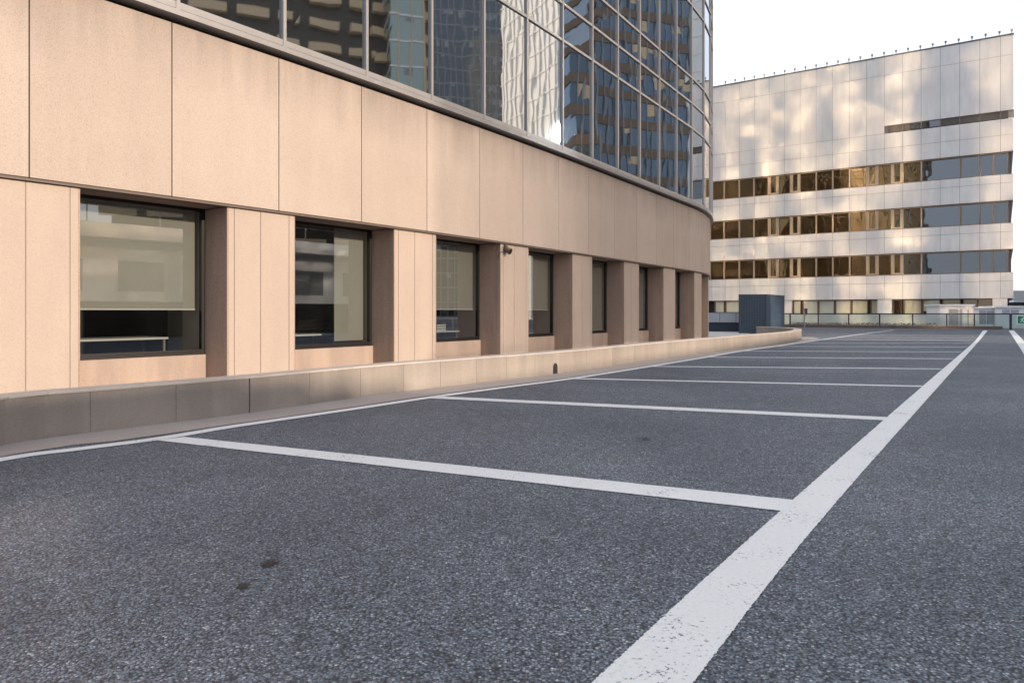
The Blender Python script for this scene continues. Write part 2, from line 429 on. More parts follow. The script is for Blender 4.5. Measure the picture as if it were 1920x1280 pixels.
# ------------------------------------------------------------------ ground, paving, apron, wall
mb = MB(); mb.poly([(-900,-900,-0.03),(900,-900,-0.03),(900,900,-0.03),(-900,900,-0.03)]); struct(mb.build('ground', M['ground']))
def railpt(px, z=0.0):            # line of the far railing
    y = HY + 33*(px + 1030)/2925; Y = F*H/(y - HY); return PY(px, Y, z)
rl, rr = railpt(1300), railpt(1990)
dirr = (rr - rl).normalized()
farR = rl + dirr*60; farL = rl - dirr*25
mb = MB(); mb.poly([(-40,-40,0),(60,-40,0),farR,farL,(-40,60,0)]); struct(mb.build('parking_deck', M['asphalt']))

def smooth(pts, n=6):             # Catmull-Rom through plan points
    o = []
    P = [pts[0] + (pts[0]-pts[1])] + pts + [pts[-1] + (pts[-1]-pts[-2])]
    for i in range(1, len(P)-2):
        for k in range(n):
            t = k/n; a, b, c, d = P[i-1], P[i], P[i+1], P[i+2]
            o.append(0.5*((2*b) + (c-a)*t + (2*a-5*b+4*c-d)*t*t + (3*b-a-3*c+d)*t**3))
    o.append(pts[-1]); return o
def offset(pl, d):
    o = []
    for i, p in enumerate(pl):
        t = (pl[min(i+1, len(pl)-1)] - pl[max(i-1, 0)]).normalized()
        o.append(Vector((p.x + t.y*d, p.y - t.x*d, p.z)))
    return o
basepx = [(-420,965),(0,835.6),(169,811.5),(467,774.4),(640,749.5),(757,734),(893,718.4),(1060,699),(1266,669.5),(1381,655),(1476,643.5)]
base = [G(*p) for p in basepx] + [Vector((11.25, 28.2, 0)), Vector((12.1, 30.2, 0)), Vector((12.45, 32.2, 0)), Vector((12.35, 33.6, 0)), Vector((12.1, 35.0, 0))]
bl = smooth(base, 8)
WH = 0.40
# walkway between wall and building
inner = offset(bl, -0.25)
mb = MB()
for i in range(len(inner)-1):
    pass
walk = [Vector((p.x, p.y, 0.004)) for p in inner] + [Vector((12.6, 40.5, 0.004)), Vector((-6, 46, 0.004)), Vector((-30, 20, 0.004)), Vector((-30, -2, 0.004))]
mb.poly(walk); struct(mb.build('walkway', M['paving']))
cum = [0.0]
for i in range(1, len(bl)): cum.append(cum[-1] + (bl[i]-bl[i-1]).length)
def BP(s, d, z):
    s = max(0.0, min(cum[-1]-1e-4, s))
    lo = 0
    while cum[lo+1] < s: lo += 1
    t = (s - cum[lo])/(cum[lo+1]-cum[lo]); p = bl[lo].lerp(bl[lo+1], t)
    a, b = bl[max(lo-1,0)], bl[min(lo+2, len(bl)-1)]; tg = (bl[lo+1]-bl[lo]).normalized().lerp((b-a).normalized(), 0.5).normalized()
    return Vector((p.x + tg.y*d, p.y - tg.x*d, z))
def wstrip(mb, s0, s1, d0, d1, z0, z1, step=0.35):
    k = max(1, int((s1-s0)/step))
    for i in range(k):
        a, b = s0+(s1-s0)*i/k, s0+(s1-s0)*(i+1)/k
        mb.hexa([BP(a,d1,z0),BP(b,d1,z0),BP(b,d0,z0),BP(a,d0,z0),BP(a,d1,z1),BP(b,d1,z1),BP(b,d0,z1),BP(a,d0,z1)])
def s_px(px):
    for i in range(len(bl)):
        if bl[i].y > 1 and CX + F*bl[i].x/bl[i].y >= px:
            a, b = bl[i-1], bl[i]; xa, xb = CX + F*a.x/max(a.y,.1), CX + F*b.x/b.y
            return cum[i-1] + (cum[i]-cum[i-1])*(px-xa)/(xb-xa)
lw = thing('low_wall', 'long low rendered wall curving between the parking bays and the office walkway', 'wall', G(640, 749.5))
js = [0.0, s_px(-250)] + [s_px(x) for x in (169, 330, 467, 580, 676, 757, 826, 893, 950, 1003, 1050, 1100, 1148, 1190, 1228, 1266, 1306, 1350, 1400, 1476)] + [cum[-1]-3.6, cum[-1]]
for a, b in zip(js[:-1], js[1:]):
    g0 = 0.004
    mb = MB(); wstrip(mb, a + (0.014 if abs(a - s_px(467)) < 1e-6 else g0*0.5), b - g0*0.5, -0.06, 0.0, 0.0, WH - 0.026); mb.build('wall_panel', M['wallpanel'], lw)
mb = MB(); wstrip(mb, 0, cum[-1]-0.005, -0.26, -0.061, 0, WH - 0.026); mb.build('wall_core', M['wallpanel'], lw)
mb = MB(); wstrip(mb, 0, cum[-1], -0.27, 0.008, WH - 0.025, WH); mb.build('coping', M['coping'], lw, bevel=0.004)
sd0 = s_px(1037); sd1 = s_px(1045)
mb = MB()
arch = [BP(sd0,0.003,0.012), BP(sd1,0.003,0.012)]
for k in range(0, 9):
    t = math.pi*k/8; sm = (sd0+sd1)/2; hw = (sd1-sd0)/2
    arch.append(BP(sm + hw*math.cos(t), 0.003, 0.13 + hw*1.0*math.sin(t)))
mb.poly(arch); mb.build('drain_opening', M['dark'], lw)

# gutter apron at the foot of the wall
ap = [(0,0.0)]
mb = MB()
wlpx = [(-430,950),(0,862.5),(150,842),(300,822.5),(430,801),(560,782),(690,763),(820,743.5),(950,726),(1075,709.5),(1225,686),(1310,672),(1386,659),(1460,648.5),(1537,637.3),(1600,628.5),(1640,623),(1676,618.8)]
wl = smooth([G(*p) for p in wlpx], 6)
def near_off(p):                   # gap from wall foot to the white line
    return min((p - q).length for q in wl)
k = 60
send = cum[-1] - 3.3
prev = None
for i in range(k+1):
    s = send*i/k; a = BP(s, 0.0, 0.004); d = min(near_off(BP(s,0.0,0.0)) * 0.80, 0.62)
    if i > k-4: d = 0.75
    b = BP(s, max(0.08, d) + rng.uniform(-0.012, 0.012), 0.004)
    if prev: mb.poly([prev[0], prev[1], b, a])
    prev = (a, b)
struct(mb.build('gutter_apron', M['apron']))

# painted lines
def ribbon(left, right, z=0.004, jit=0.003, sub=20):
    mb = MB(); L_, R_ = [], []
    for i in range(len(left)-1):
        for k in range(sub):
            t = k/sub
            for src, dst in ((left, L_), (right, R_)):
                p = src[i].lerp(src[i+1], t); q = p + Vector((rng.uniform(-jit,jit), rng.uniform(-jit,jit), 0)); q.z = z; dst.append(q)
    for src, dst in ((left, L_), (right, R_)): q = src[-1].copy(); q.z = z; dst.append(q)
    for i in range(len(L_)-1): mb.poly([R_[i], R_[i+1], L_[i+1], L_[i]])
    return mb
tl = [(890,1480),(1110,1280),(1295,1112),(1478,945),(1665,785),(1730,724),(1767.5,691),(1801,658),(1827,640),(1843,619.5)]
tr = [(1135,1480),(1300,1280),(1380,1155),(1485,1035),(1565,945),(1680,815),(1740,750),(1785,692),(1815,660),(1835,640),(1852,619.5)]
# resample both edges at equal depth
def resample(px, ys):
    o = []
    for y in ys:
        for (x0,y0),(x1,y1) in zip(px[:-1], px[1:]):
            if y0 >= y >= y1:
                a, b = G(x0,y0), G(x1,y1); Y = F*H/(y-HY); t = (Y-a.y)/(b.y-a.y); o.append(a.lerp(b, t)); break
    return o
ys = [1480,1280,945,724,640,619.6]
struct(ribbon(smooth(resample(tl, ys), 5), smooth(resample(tr, ys), 5), jit=0.0025, sub=40).build('aisle_line', M['paint']))
struct(ribbon(offset(wl, -0.075), offset(wl, 0.075), z=0.006).build('edge_line', M['paint']))
div = [((345,819.5),(1490,938),(295,826),(1470,959)), ((830,743.5),(1668,782.5),(795,746.5),(1658,788.3))]
for a, b, c, d in div:
    struct(ribbon([G(*a), G(*a).lerp(G(*b),.5), G(*b)], [G(*c), G(*c).lerp(G(*d),.5), G(*d)], z=0.005).build('bay_line', M['paint']))
kk = [(1065,709.6,1731,724.5),(1218,687,1767,691.8),(1330,669.5,1788,672.8),(1398,658,1802,660),(1458,649.3,1812,651),(1500,642.5,1822,643.6),(1538,636.8,1828,637.8),(1570,632.5,1834,633),(1603,628,1838,628.6),(1628,624.6,1843,625)]
for x0,y0,x1,y1 in kk:
    a, b = G(x0,y0), G(x1,y1); t = (b-a).normalized(); nn = Vector((-t.y, t.x, 0))*0.085
    struct(ribbon([a+nn,(a+b)/2+nn,b+nn],[a-nn,(a+b)/2-nn,b-nn], z=0.005).build('bay_line', M['paint']))
r0 = [G(1896,619.5), G(1904,629), G(1925,656), G(1990,745)]
struct(ribbon(offset(r0,-0.13), offset(r0,0.13), z=0.004).build('ramp_line', M['paint']))

# dark spots soaked into the asphalt
M['stain'] = plain('oil spot', (0.014,0.014,0.016), 0.6)
for (x, y, rx, ry) in ((505,1055,0.042,0.065),(455,1098,0.026,0.040),(1210,823,0.14,0.26)):
    c_ = G(x, y, 0.003); mb = MB()
    for q in range(150):
        a = rng.random()*6.283; t = rng.random()**0.8
        e = c_ + Vector((rx*t*math.cos(a), ry*t*math.sin(a), rng.uniform(0, 0.0004))); r_ = rng.uniform(0.004, 0.011)*(1.25 - t)
        mb.poly([e + Vector((r_*math.cos(w_)*rng.uniform(.5,1.2), r_*math.sin(w_)*rng.uniform(.5,1.2), 0)) for w_ in (0,1.05,2.1,3.14,4.2,5.2)])
    struct(mb.build('oil_spot', M['stain']))
# ------------------------------------------------------------------ far railing with plinth and glass
tagl = thing('glass_railing', 'dark metal railing with glass panels on a brown plinth at the deck edge', 'railing', railpt(1700))
nd = Vector((dirr.y, -dirr.x, 0)); nd = nd if nd.y < 0 else -nd
def rbox(mb, p0, p1, d0, d1, z0, z1):
    mb.hexa([p0+nd*d1+Vector((0,0,z0)), p1+nd*d1+Vector((0,0,z0)), p1+nd*d0+Vector((0,0,z0)), p0+nd*d0+Vector((0,0,z0)), p0+nd*d1+Vector((0,0,z1)), p1+nd*d1+Vector((0,0,z1)), p1+nd*d0+Vector((0,0,z1)), p0+nd*d0+Vector((0,0,z1))])
M['plinth'] = stone('brown plinth', (0.14,0.105,0.085), gr=0.2)
M['railmetal'] = plain('dark navy railing metal', (0.022,0.026,0.042), 0.4)
pp = [1330,1380,1430,1481,1534,1591,1649,1711,1775,1827,1895]
pe = railpt(1895) + dirr*14
mb = MB(); rbox(mb, railpt(1300), railpt(1880), -0.30, 0.0, 0.0, 0.20); mb.build('plinth', M['plinth'], tagl)
posts = [railpt(x) for x in pp] + [railpt(1895) + dirr*(2.2*i) for i in (1,2,3,4)]
for i, p in enumerate(posts):
    mb = MB(); z0 = 0.2 if i < 10 else 0.0
    wd = 0.045 if i < 10 else 0.07
    rbox(mb, p - dirr*wd, p + dirr*wd, -0.15, -0.05, z0, 1.0); mb.build('post', M['railmetal'], tagl)
for i, (a, b) in enumerate(zip(posts[:-1], posts[1:])):
    z0 = 0.27 if i < 9 else 0.10
    mb = MB(); rbox(mb, a + dirr*0.06, b - dirr*0.06, -0.105, -0.095, z0, 0.93); mb.build('glass_panel', M['railglass'], tagl)
    mb = MB(); rbox(mb, a + dirr*0.05, b - dirr*0.05, -0.12, -0.08, z0 - 0.05, z0 - 0.002); mb.build('bottom_rail', M['alu'], tagl)
mb = MB(); rbox(mb, posts[0], posts[-1], -0.16, -0.04, 0.94, 1.02); mb.build('top_rail', M['railmetal'], tagl)

# exit sign on the last glass panel
sg = railpt(1918); M['green'] = plain('sign green', (0.0,0.22,0.10), 0.4); 
es = thing('exit_sign', 'green running man exit sign mounted on the railing glass', 'sign', sg + nd*(-0.07) + Vector((0,0,0.3)))
def SP(u, v, d=0.0): return sg + dirr*u + nd*(-0.075 + d) + Vector((0,0,0.62+v))
mb = MB(); mb.hexa([SP(-.31,-.27,.02),SP(.31,-.27,.02),SP(.31,-.27),SP(-.31,-.27),SP(-.31,.27,.02),SP(.31,.27,.02),SP(.31,.27),SP(-.31,.27)]); mb.build('backing', M['white'], es)
mb = MB(); mb.poly([SP(-.27,-.235,.023),SP(.27,-.235,.023),SP(.27,.235,.023),SP(-.27,.235,.023)]); mb.build('sign_face', M['green'], es)
mb = MB()
def limb(a, b, wd):
    (x0,y0),(x1,y1) = a,b; l = math.hypot(x1-x0,y1-y0); nx, ny = -(y1-y0)/l*wd, (x1-x0)/l*wd
    mb.poly([SP(x0+nx,y0+ny,.027),SP(x0-nx,y0-ny,.027),SP(x1-nx,y1-ny,.027),SP(x1+nx,y1+ny,.027)])
ofs = -0.02
for a, b, wd in (((-.01,.09),(-.03,-.02),.030),((-.03,-.02),(.04,-.08),.019),((.04,-.08),(.03,-.17),.017),((-.03,-.02),(-.07,-.10),.019),((-.07,-.10),(-.14,-.12),.016),((-.01,.08),(.06,.04),.014),((.06,.04),(.10,.07),.012),((-.02,.08),(-.09,.06),.014),((-.09,.06),(-.11,.0),.012)):
    limb(a, b, wd)
mb.poly([SP(.02+.035*math.cos(2*math.pi*i/14), .145+.035*math.sin(2*math.pi*i/14), .027) for i in range(14)])
mb.build('running_figure', M['white'], es)

# ------------------------------------------------------------------ far office block
P0 = Vector((36.18, 52.0, 0)); D2 = Vector((-0.827, 0.562, 0)).normalized(); N2 = Vector((-D2.y, D2.x, 0)); N2 = N2 if N2.y < 0 else -N2
def U(px):
    k = (px-CX)/F; return (36.18 - 52*k)/(0.827 + 0.562*k)
def FP(u, d, z): return P0 + D2*u + N2*d + Vector((0,0,z))
def fbox(mb, u0, u1, d0, d1, z0, z1, mi=0):
    mb.hexa([FP(u1,d1,z0),FP(u0,d1,z0),FP(u0,d0,z0),FP(u1,d0,z0),FP(u1,d1,z1),FP(u0,d1,z1),FP(u0,d0,z1),FP(u1,d0,z1)], mi)
M['farwall'] = stone('pale cladding', (0.69,0.68,0.67), grain=30, gr=0.03, rain=0.06, rough=0.55, bstr=0.03)
M['farframe'] = plain('bronze window frame', (0.20,0.135,0.085), 0.45)
M['farframe2'] = plain('light bronze frame', (0.40,0.30,0.21), 0.45)
M['joint'] = plain('panel joint', (0.13,0.125,0.125), 0.9)
UE = 36.0
far = thing('office_block', 'pale clad office block with bronze ribbon windows beyond the railing', 'building', P0)
bands = [(H+9.99, H+11.64), (H+6.45, H+8.09), (H+2.88, H+4.56), (0.9, H+1.0)]
ZR = H + 20.03
solid = [(H+1.0, H+2.88), (H+4.56, H+6.45), (H+8.09, H+9.99), (H+11.64, ZR)]
juns = [0.0] + [0.77 + 1.26*k for k in range(29)]
hj = {0: [H+2.25], 1: [H+5.83], 2: [H+9.38], 3: [H+12.85, H+14.02, H+18.6]}
lou0, lou1 = U(1898), U(1658); LZ0, LZ1 = H+14.06, H+14.62
for bi, (z0, z1) in enumerate(solid):
    zs = [z0] + hj[bi] + [z1]
    mb = MB()
    for a, b in zip(zs[:-1], zs[1:]):
        for u0, u1 in zip(juns[:-1], juns[1:]):
            A, B = a + 0.012, b - 0.012
            if bi == 3 and abs(a - (H+14.02)) < 1e-6 and u0 < lou1 - 0.3:
                A = LZ1
            fbox(mb, u0 + (0.0 if u0 == 0 else 0.011), u1 - 0.011, -0.12, 0.0, A, B)
    mb.build('cladding_band', M['farwall'], far)
    mb = MB(); fbox(mb, 0.02, UE, -0.4, -0.03, z0 + 0.01, (H+14.0 if bi == 3 else z1 - 0.01))
    if bi == 3:
        fbox(mb, 0.02, UE, -0.4, -0.03, LZ1 + 0.01, z1 - 0.01); fbox(mb, lou1 - 0.3, UE, -0.4, -0.03, H+14.0, LZ1 + 0.01)
    mb.build('wall_backing', M['joint'], far)
# right hand side face (return), slightly set in at the window bands
mb = MB()
for z0, z1 in solid: mb.hexa([FP(0,-0.125,z0), FP(0,-14,z0), FP(0.3,-14,z0), FP(0.3,-0.125,z0), FP(0,-0.125,z1), FP(0,-14,z1), FP(0.3,-14,z1), FP(0.3,-0.125,z1)])
mb.build('side_wall', M['farwall'], far)
mb = MB(); fbox(mb, 0.25, UE, -14, -0.42, 0, ZR - 0.05); mb.build('core', M['dark'], far)
mb = MB(); fbox(mb, -0.04, UE, -0.20, 0.05, ZR + 0.002, ZR + 0.09); mb.build('roof_edge', M['joint'], far)
M['louvre'] = plain('louvre slat', (0.17,0.15,0.135), 0.5)
# louvre band near the top
mb = MB(); 
for k in range(6):
    z = LZ0 + 0.05 + k*0.088; fbox(mb, lou0, lou1, -0.22, -0.10, z, z + 0.05)
mb.build('louvre', M['louvre'], far)
mb = MB(); mb.poly([FP(U(1707), -0.095, LZ0+.05), FP(U(1762), -0.095, LZ0+.05), FP(U(1762), -0.095, LZ1-.06), FP(U(1707), -0.095, LZ1-.06)]); mb.build('louvre_sky_gap', M['skyglass'], far)  # pane added to stand for bright sky showing through the louvre
for i, u in enumerate([x for x in juns if x < lou1 + 0.1]):
    mb = MB(); fbox(mb, u - 0.04, u + 0.04, -0.24, -0.02, LZ0, LZ1 - 0.002); mb.build('louvre_post', M['louvre'], far)
# ribbon windows
mpx = [1357,1385.5,1413,1440.5,1458.6,1481.8,1499,1530,1561,1592.7,1625,1645.7,1671.7,1692.5,1727.5,1801,1837,1863,1889.5]
um = sorted(U(x) for x in mpx)
ul = um[-1]
while ul < UE - 2: ul += 1.26; um.append(ul)
for bi, (z0, z1) in enumerate(bands[:3]):
    mb = MB(); fbox(mb, um[0]-0.03, UE, -0.30, -0.08, z1 - 0.10, z1 - 0.002); fbox(mb, um[0]-0.03, UE, -0.30, -0.08, z0 + 0.002, z0 + 0.06)
    mb.build('window_rail', M['farframe'], far)
    for i, (a, b) in enumerate(zip(um[:-1], um[1:])):
        wd = 0.05
        fr = MB(); fbox(fr, a - wd, a + wd, -0.28, -0.05, z0 + 0.061, z1 - 0.101)
        small = (b - a) < 0.95 and i > 3
        if small:
            for q in (a + wd + 0.07, b - wd - 0.07): fbox(fr, q - 0.06, q + 0.06, -0.25, -0.07, z0 + 0.061, z1 - 0.101)
            fbox(fr, a + wd + 0.14, b - wd - 0.14, -0.25, -0.07, z0 + 0.061, z0 + 0.17)
        wn = fr.build('window', M['farframe2'] if i > 3 else M['farframe'], far)
        t = [rng.uniform(-0.006, 0.006) for _ in range(4)]
        g = MB(); g.poly([FP(b - 0.03,-0.20+t[0],z0+0.05), FP(a + 0.03,-0.20+t[1],z0+0.05), FP(a + 0.03,-0.20+t[2],z1-0.09), FP(b - 0.03,-0.20+t[3],z1-0.09)])
        g.build('pane', M['skyglass'] if i < 4 else M['farglass'], wn)
    mb = MB(); mb.hexa([FP(0.30,-0.14,z0),FP(0.12,-0.5,z0),FP(0.6,-0.5,z0),FP(um[0]-0.04,-0.14,z0),FP(0.30,-0.14,z1),FP(0.12,-0.5,z1),FP(0.6,-0.5,z1),FP(um[0]-0.04,-0.14,z1)])
    mb.build('corner_post', M['joint'], far)
# ground storey: blinds, brown mullions, white piers, plinth wall
z0, z1 = bands[3]
M['farblind'] = plain('pale window blind', (0.62,0.62,0.52), 0.9, var=0.06)
M['brown'] = plain('brown mullion', (0.14,0.075,0.05), 0.5)
mb = MB(); fbox(mb, 0.3, UE, -0.42, -0.10, 0, z0 - 0.005); mb.build('base_wall', M['farwall'], far)
gx = [(1338,1356,'b'),(1358.5,1387,'b'),(1389,1410,'b'),(1412,1440,'b'),(1442,1470,'w'),(1470,1484,'w'),(1486,1500,'b'),(1504,1532,'b'),(1533.5,1563,'b'),(1565,1594,'b'),(1596,1626,'b'),(1632,1645,'b'),(1645,1672,'w'),(1674,1689,'g'),(1694,1727,'b'),(1729.5,1762,'h'),(1767,1800,'g'),(1806,1832,'g'),(1834,1861,'g'),(1861,1889,'w')]
ed = sorted({x for g_ in gx for x in g_[:2]})
for x0, x1, k in gx:
    ua, ub = U(x1), U(x0)
    if k == 'w':
        mb = MB(); fbox(mb, ua, ub, -0.40, -0.06, z0, z1 - 0.01); mb.build('pier', M['farwall'], far); continue
    fr = MB(); fbox(fr, ua - 0.02, ua + 0.02, -0.36, -0.2, z0, z1 - 0.03); fbox(fr, ub - 0.055, ub + 0.02, -0.36, -0.18, z0, z1 - 0.03)
    fbox(fr, ua + 0.02, ub - 0.055, -0.36, -0.2, z1 - 0.09, z1 - 0.03)
    wn = fr.build('window', M['brown'], far)
    if k in 'bh':
        g = MB(); fbox(g, ua + 0.03, ub - 0.06, -0.40, -0.38, z0 + (0.28 if k == 'h' else 0.0), z1 - 0.02); g.build('blind', M['farblind'], wn)
    g = MB(); g.poly([FP(ub-0.04,-0.30,z0),FP(ua+0.02,-0.30,z0),FP(ua+0.02,-0.30,z1-0.03),FP(ub-0.04,-0.30,z1-0.03)])
    g.build('pane', M['clearglass'] if k in 'bh' else M['farglass'], wn)
# small lamps along the roof edge
rlx = [1897,1874,1848,1822.5,1797.5,1773,1749,1725.5,1702.5,1680,1657.5,1635,1613,1591.5,1571,1550.5,1530,1510,1490,1471,1451.5,1433,1414,1395.5,1378,1360]
for x in rlx:
    mb = MB(); u = U(x); b = FP(u, -0.05, ZR + 0.09)
    mb.tube(b, b + Vector((0,0,0.16)), 0.025, 6); mb.tube(b + Vector((0,0,0.16)), b + Vector((0,0,0.31)), 0.06, 8, 0.09)
    mb.build('roof_lamp', M['alu'], far)

# ------------------------------------------------------------------ terrace objects beyond and beside the deck
M['navy'] = plain('dark blue metal', (0.030,0.045,0.070), 0.45)
# perforated enclosure
def perf_mat():
    m, n, p = mat('perforated sheet'); v = coord(n)
    p.inputs['Base Color'].default_value = (0.036,0.058,0.088,1); p.inputs['Roughness'].default_value = 0.42
    return m
M['perf'] = perf_mat()
bc = PY(1437, 37.2); d1 = Vector((0.562, 0.827, 0)); d1.normalize()
vb = thing('vent_enclosure', 'dark blue perforated metal enclosure standing behind the end of the low wall', 'enclosure', bc)
def VB(u, w_, z): return bc - Vector((0.985, -0.17, 0))*u + d1*w_ + Vector((0,0,z))
bw = 1.36; bd = 3.7; bh = 2.02
def vbox(mb, u0, u1, w0, w1, z0, z1, mi=0):
    mb.hexa([VB(u1,w0,z0),VB(u0,w0,z0),VB(u0,w1,z0),VB(u1,w1,z0),VB(u1,w0,z1),VB(u0,w0,z1),VB(u0,w1,z1),VB(u1,w1,z1)], mi)
def lattice(mb, fn, L, Z0, Z1, pitch, bar):
    nx = int(L/pitch); nz = int((Z1-Z0)/pitch)
    for i in range(nx+1): fn(mb, i*L/nx - bar/2, i*L/nx + bar/2, Z0, Z1, 0.0)
    for k in range(nz+1):
        z = Z0 + (Z1-Z0)*k/nz; fn(mb, 0, L, z - bar/2, z + bar/2, 0.002)
mb = MB(); lattice(mb, lambda m_, a, b, z0, z1, e: vbox(m_, a, b, e, 0.02+e, z0, z1), bw, 0.12, bh-0.06, 0.078, 0.040); mb.build('perforated_panel', M['perf'], vb)
mb = MB(); lattice(mb, lambda m_, a, b, z0, z1, e: vbox(m_, e, 0.02+e, a, b, z0, z1), bd, 0.12, bh-0.06, 0.10, 0.045); mb.build('perforated_panel', M['perf'], vb)
mb = MB(); vbox(mb, 0.03, bw, bd-0.02, bd, 0.1, bh-0.05); vbox(mb, bw-0.02, bw, 0.03, bd-0.03, 0.1, bh-0.05)
vbox(mb, 0.10, bw-0.1, 0.10, bd-0.1, 0.1, bh-0.1); mb.build('inner_box', M['dark'], vb)
for (u, w_) in ((-0.01,-0.01),(bw-0.05,-0.01),(-0.01,bd-0.05),(bw-0.05,bd-0.05),(-0.01,0.62)):
    mb = MB(); vbox(mb, u, u+0.06, w_, w_+0.06, 0, bh-0.05); mb.build('corner_post', M['navy'], vb)
mb = MB(); vbox(mb, -0.02, bw+0.02, -0.02, bd+0.02, bh-0.048, bh); mb.build('roof', M['navy'], vb)
mb = MB(); vbox(mb, 0.0, bw, 0.0, bd, 0.0, 0.09); mb.build('base', M['navy'], vb)

# grey clad parapet behind the walkway
pa, pb = PY(1290, 41.5), PY(1442, 40.2)
M['greypanel'] = plain('grey parapet panel', (0.40,0.43,0.48), 0.6)
pr = thing('parapet_wall', 'grey panelled parapet on a dark recessed base at the end of the walkway', 'wall', pa)
pd = (pb-pa).normalized(); pn = Vector((pd.y,-pd.x,0))
def pbox(mb, a, b, d0, d1, z0, z1): mb.hexa([pa+pd*a+pn*d1+Vector((0,0,z0)),pa+pd*b+pn*d1+Vector((0,0,z0)),pa+pd*b+pn*d0+Vector((0,0,z0)),pa+pd*a+pn*d0+Vector((0,0,z0)),pa+pd*a+pn*d1+Vector((0,0,z1)),pa+pd*b+pn*d1+Vector((0,0,z1)),pa+pd*b+pn*d0+Vector((0,0,z1)),pa+pd*a+pn*d0+Vector((0,0,z1))])
PLn = (pb-pa).length
for i in range(5):
    mb = MB(); pbox(mb, PLn*i/5+0.012, PLn*(i+1)/5-0.012, -0.05, 0.0, 0.52, 1.06); mb.build('panel', M['greypanel'], pr)
mb = MB(); pbox(mb, 0, PLn, -0.25, -0.14, 0, 1.0); mb.build('recessed_base', M['navy'], pr)
mb = MB(); pbox(mb, 0, PLn, -0.27, 0.02, 1.062, 1.10); mb.build('coping', M['navy'], pr)

# card reader post
cp = PY(1508.5, 50.6)
cr = thing('reader_post', 'slim grey post with a dark box on top standing before the railing', 'post', cp)
mb = MB(); mb.tube(cp, cp + Vector((0,0,1.38)), 0.05, 10); mb.build('post', M['alu'], cr)
mb = MB(); mb.box(cp.x+0.03, cp.x+0.17, cp.y-0.12, cp.y+0.04, 0.92, 1.36); mb.build('reader_box', M['navy'], cr, bevel=0.01)

# white service cabins
M['shutter'] = plain('grey shutter', (0.33,0.34,0.38), 0.6); M['cabin'] = plain('white cabin panel', (0.74,0.75,0.78), 0.5, var=0.04)
def cabin(x0, x1, Yc, ztop, label, fronts, slab):
    a, b = PY(x0, Yc), PY(x1, Yc); wd = (b-a).length
    t = thing('service_cabin', label, 'cabin', (a+b)/2, 'white service cabins beyond the railing')
    mb = MB(); mb.box(a.x, b.x, Yc, Yc+1.6, 0, ztop); mb.build('body', M['cabin'], t)
    mb = MB(); mb.box(a.x - slab, b.x + slab*0.5, Yc-0.18, Yc+1.7, ztop+0.003, ztop+0.10); mb.build('roof_slab', M['cabin'], t)
    for (f0, f1, z0_, z1_, mm, nm) in fronts:
        q0, q1 = PY(f0, Yc), PY(f1, Yc); mb = MB()
        mb.box(q0.x, q1.x, Yc-0.02, Yc-0.001, z0_, z1_)
        kz = z0_ + 0.06
        while kz < z1_ - 0.05 and nm == 'shutter': mb.box(q0.x+0.01, q1.x-0.01, Yc-0.035, Yc-0.021, kz, kz+0.045); kz += 0.09
        mb.build(nm, M[mm], t)
cabin(1763, 1823.5, 48.6, 1.52, 'white cabin with two grey shutters and an overhanging roof slab, left of three', [(1779,1797,0.1,1.32,'shutter','shutter'),(1799,1804,0.1,1.32,'shutter','shutter'),(1814.5,1822.5,0.1,1.2,'navy','door')], 0.12)
cabin(1826, 1864.5, 48.0, 1.34, 'lower white cabin with paired grey shutters, the middle one of three', [(1836,1848.5,0.3,1.2,'shutter','shutter'),(1850,1863,0.3,1.2,'shutter','shutter')], 0.04)
cabin(1866, 1945, 47.8, 1.40, 'wide white cabin with a high louvre strip, behind the exit sign', [(1879,1893,0.95,1.25,'shutter','louvre'),(1895,1910,0.95,1.25,'shutter','louvre')], 0.03)

# planting strip behind the railing: low shrubs
M['leaf'] = plain('shrub leaves', (0.045,0.065,0.03), 0.6, var=0.5, scale=9)
mb = MB(); hl = railpt(1480) - nd*1.2; hr = railpt(1755) - nd*1.2
for i in range(2600):
    p = hl.lerp(hr, rng.random()) - nd*rng.uniform(-0.35, 0.35) + Vector((0,0,rng.uniform(0.0, 0.36)*(0.6+0.4*math.sin(rng.random()*9))))
    a = Vector((rng.uniform(-1,1), rng.uniform(-1,1), rng.uniform(-1,1))).normalized()*0.06; b = a.orthogonal().normalized()*0.04
    mb.poly([p-a, p+b, p+a, p-b])
o = mb.build('planting', M['leaf']); stuff(o); tag(o, 'low dark green planting behind the railing glass', 'plants')

# distant building at the right edge
db = PY(1896, 85); M['distant'] = plain('distant pale concrete', (0.45,0.44,0.43), 0.8)
dbt = thing('distant_building', 'distant pale building with a flat canopy at the right edge', 'building', db)
mb = MB(); mb.box(db.x, db.x+14, 85, 95, 0, 1.9); mb.build('wall', M['distant'], dbt)
mb = MB(); mb.box(db.x-0.4, db.x+14, 84, 95, 2.25, 2.5); mb.build('canopy', M['white'], dbt)
mb = MB(); mb.box(db.x+0.5, db.x+14, 87, 95, 1.902, 3.7); mb.build('upper_storey', M['distant'], dbt)
mb = MB(); mb.box(db.x+0.2, db.x+1.9, 87.5, 90, 3.702, 4.25); mb.build('roof_box', M['shutter'], dbt)

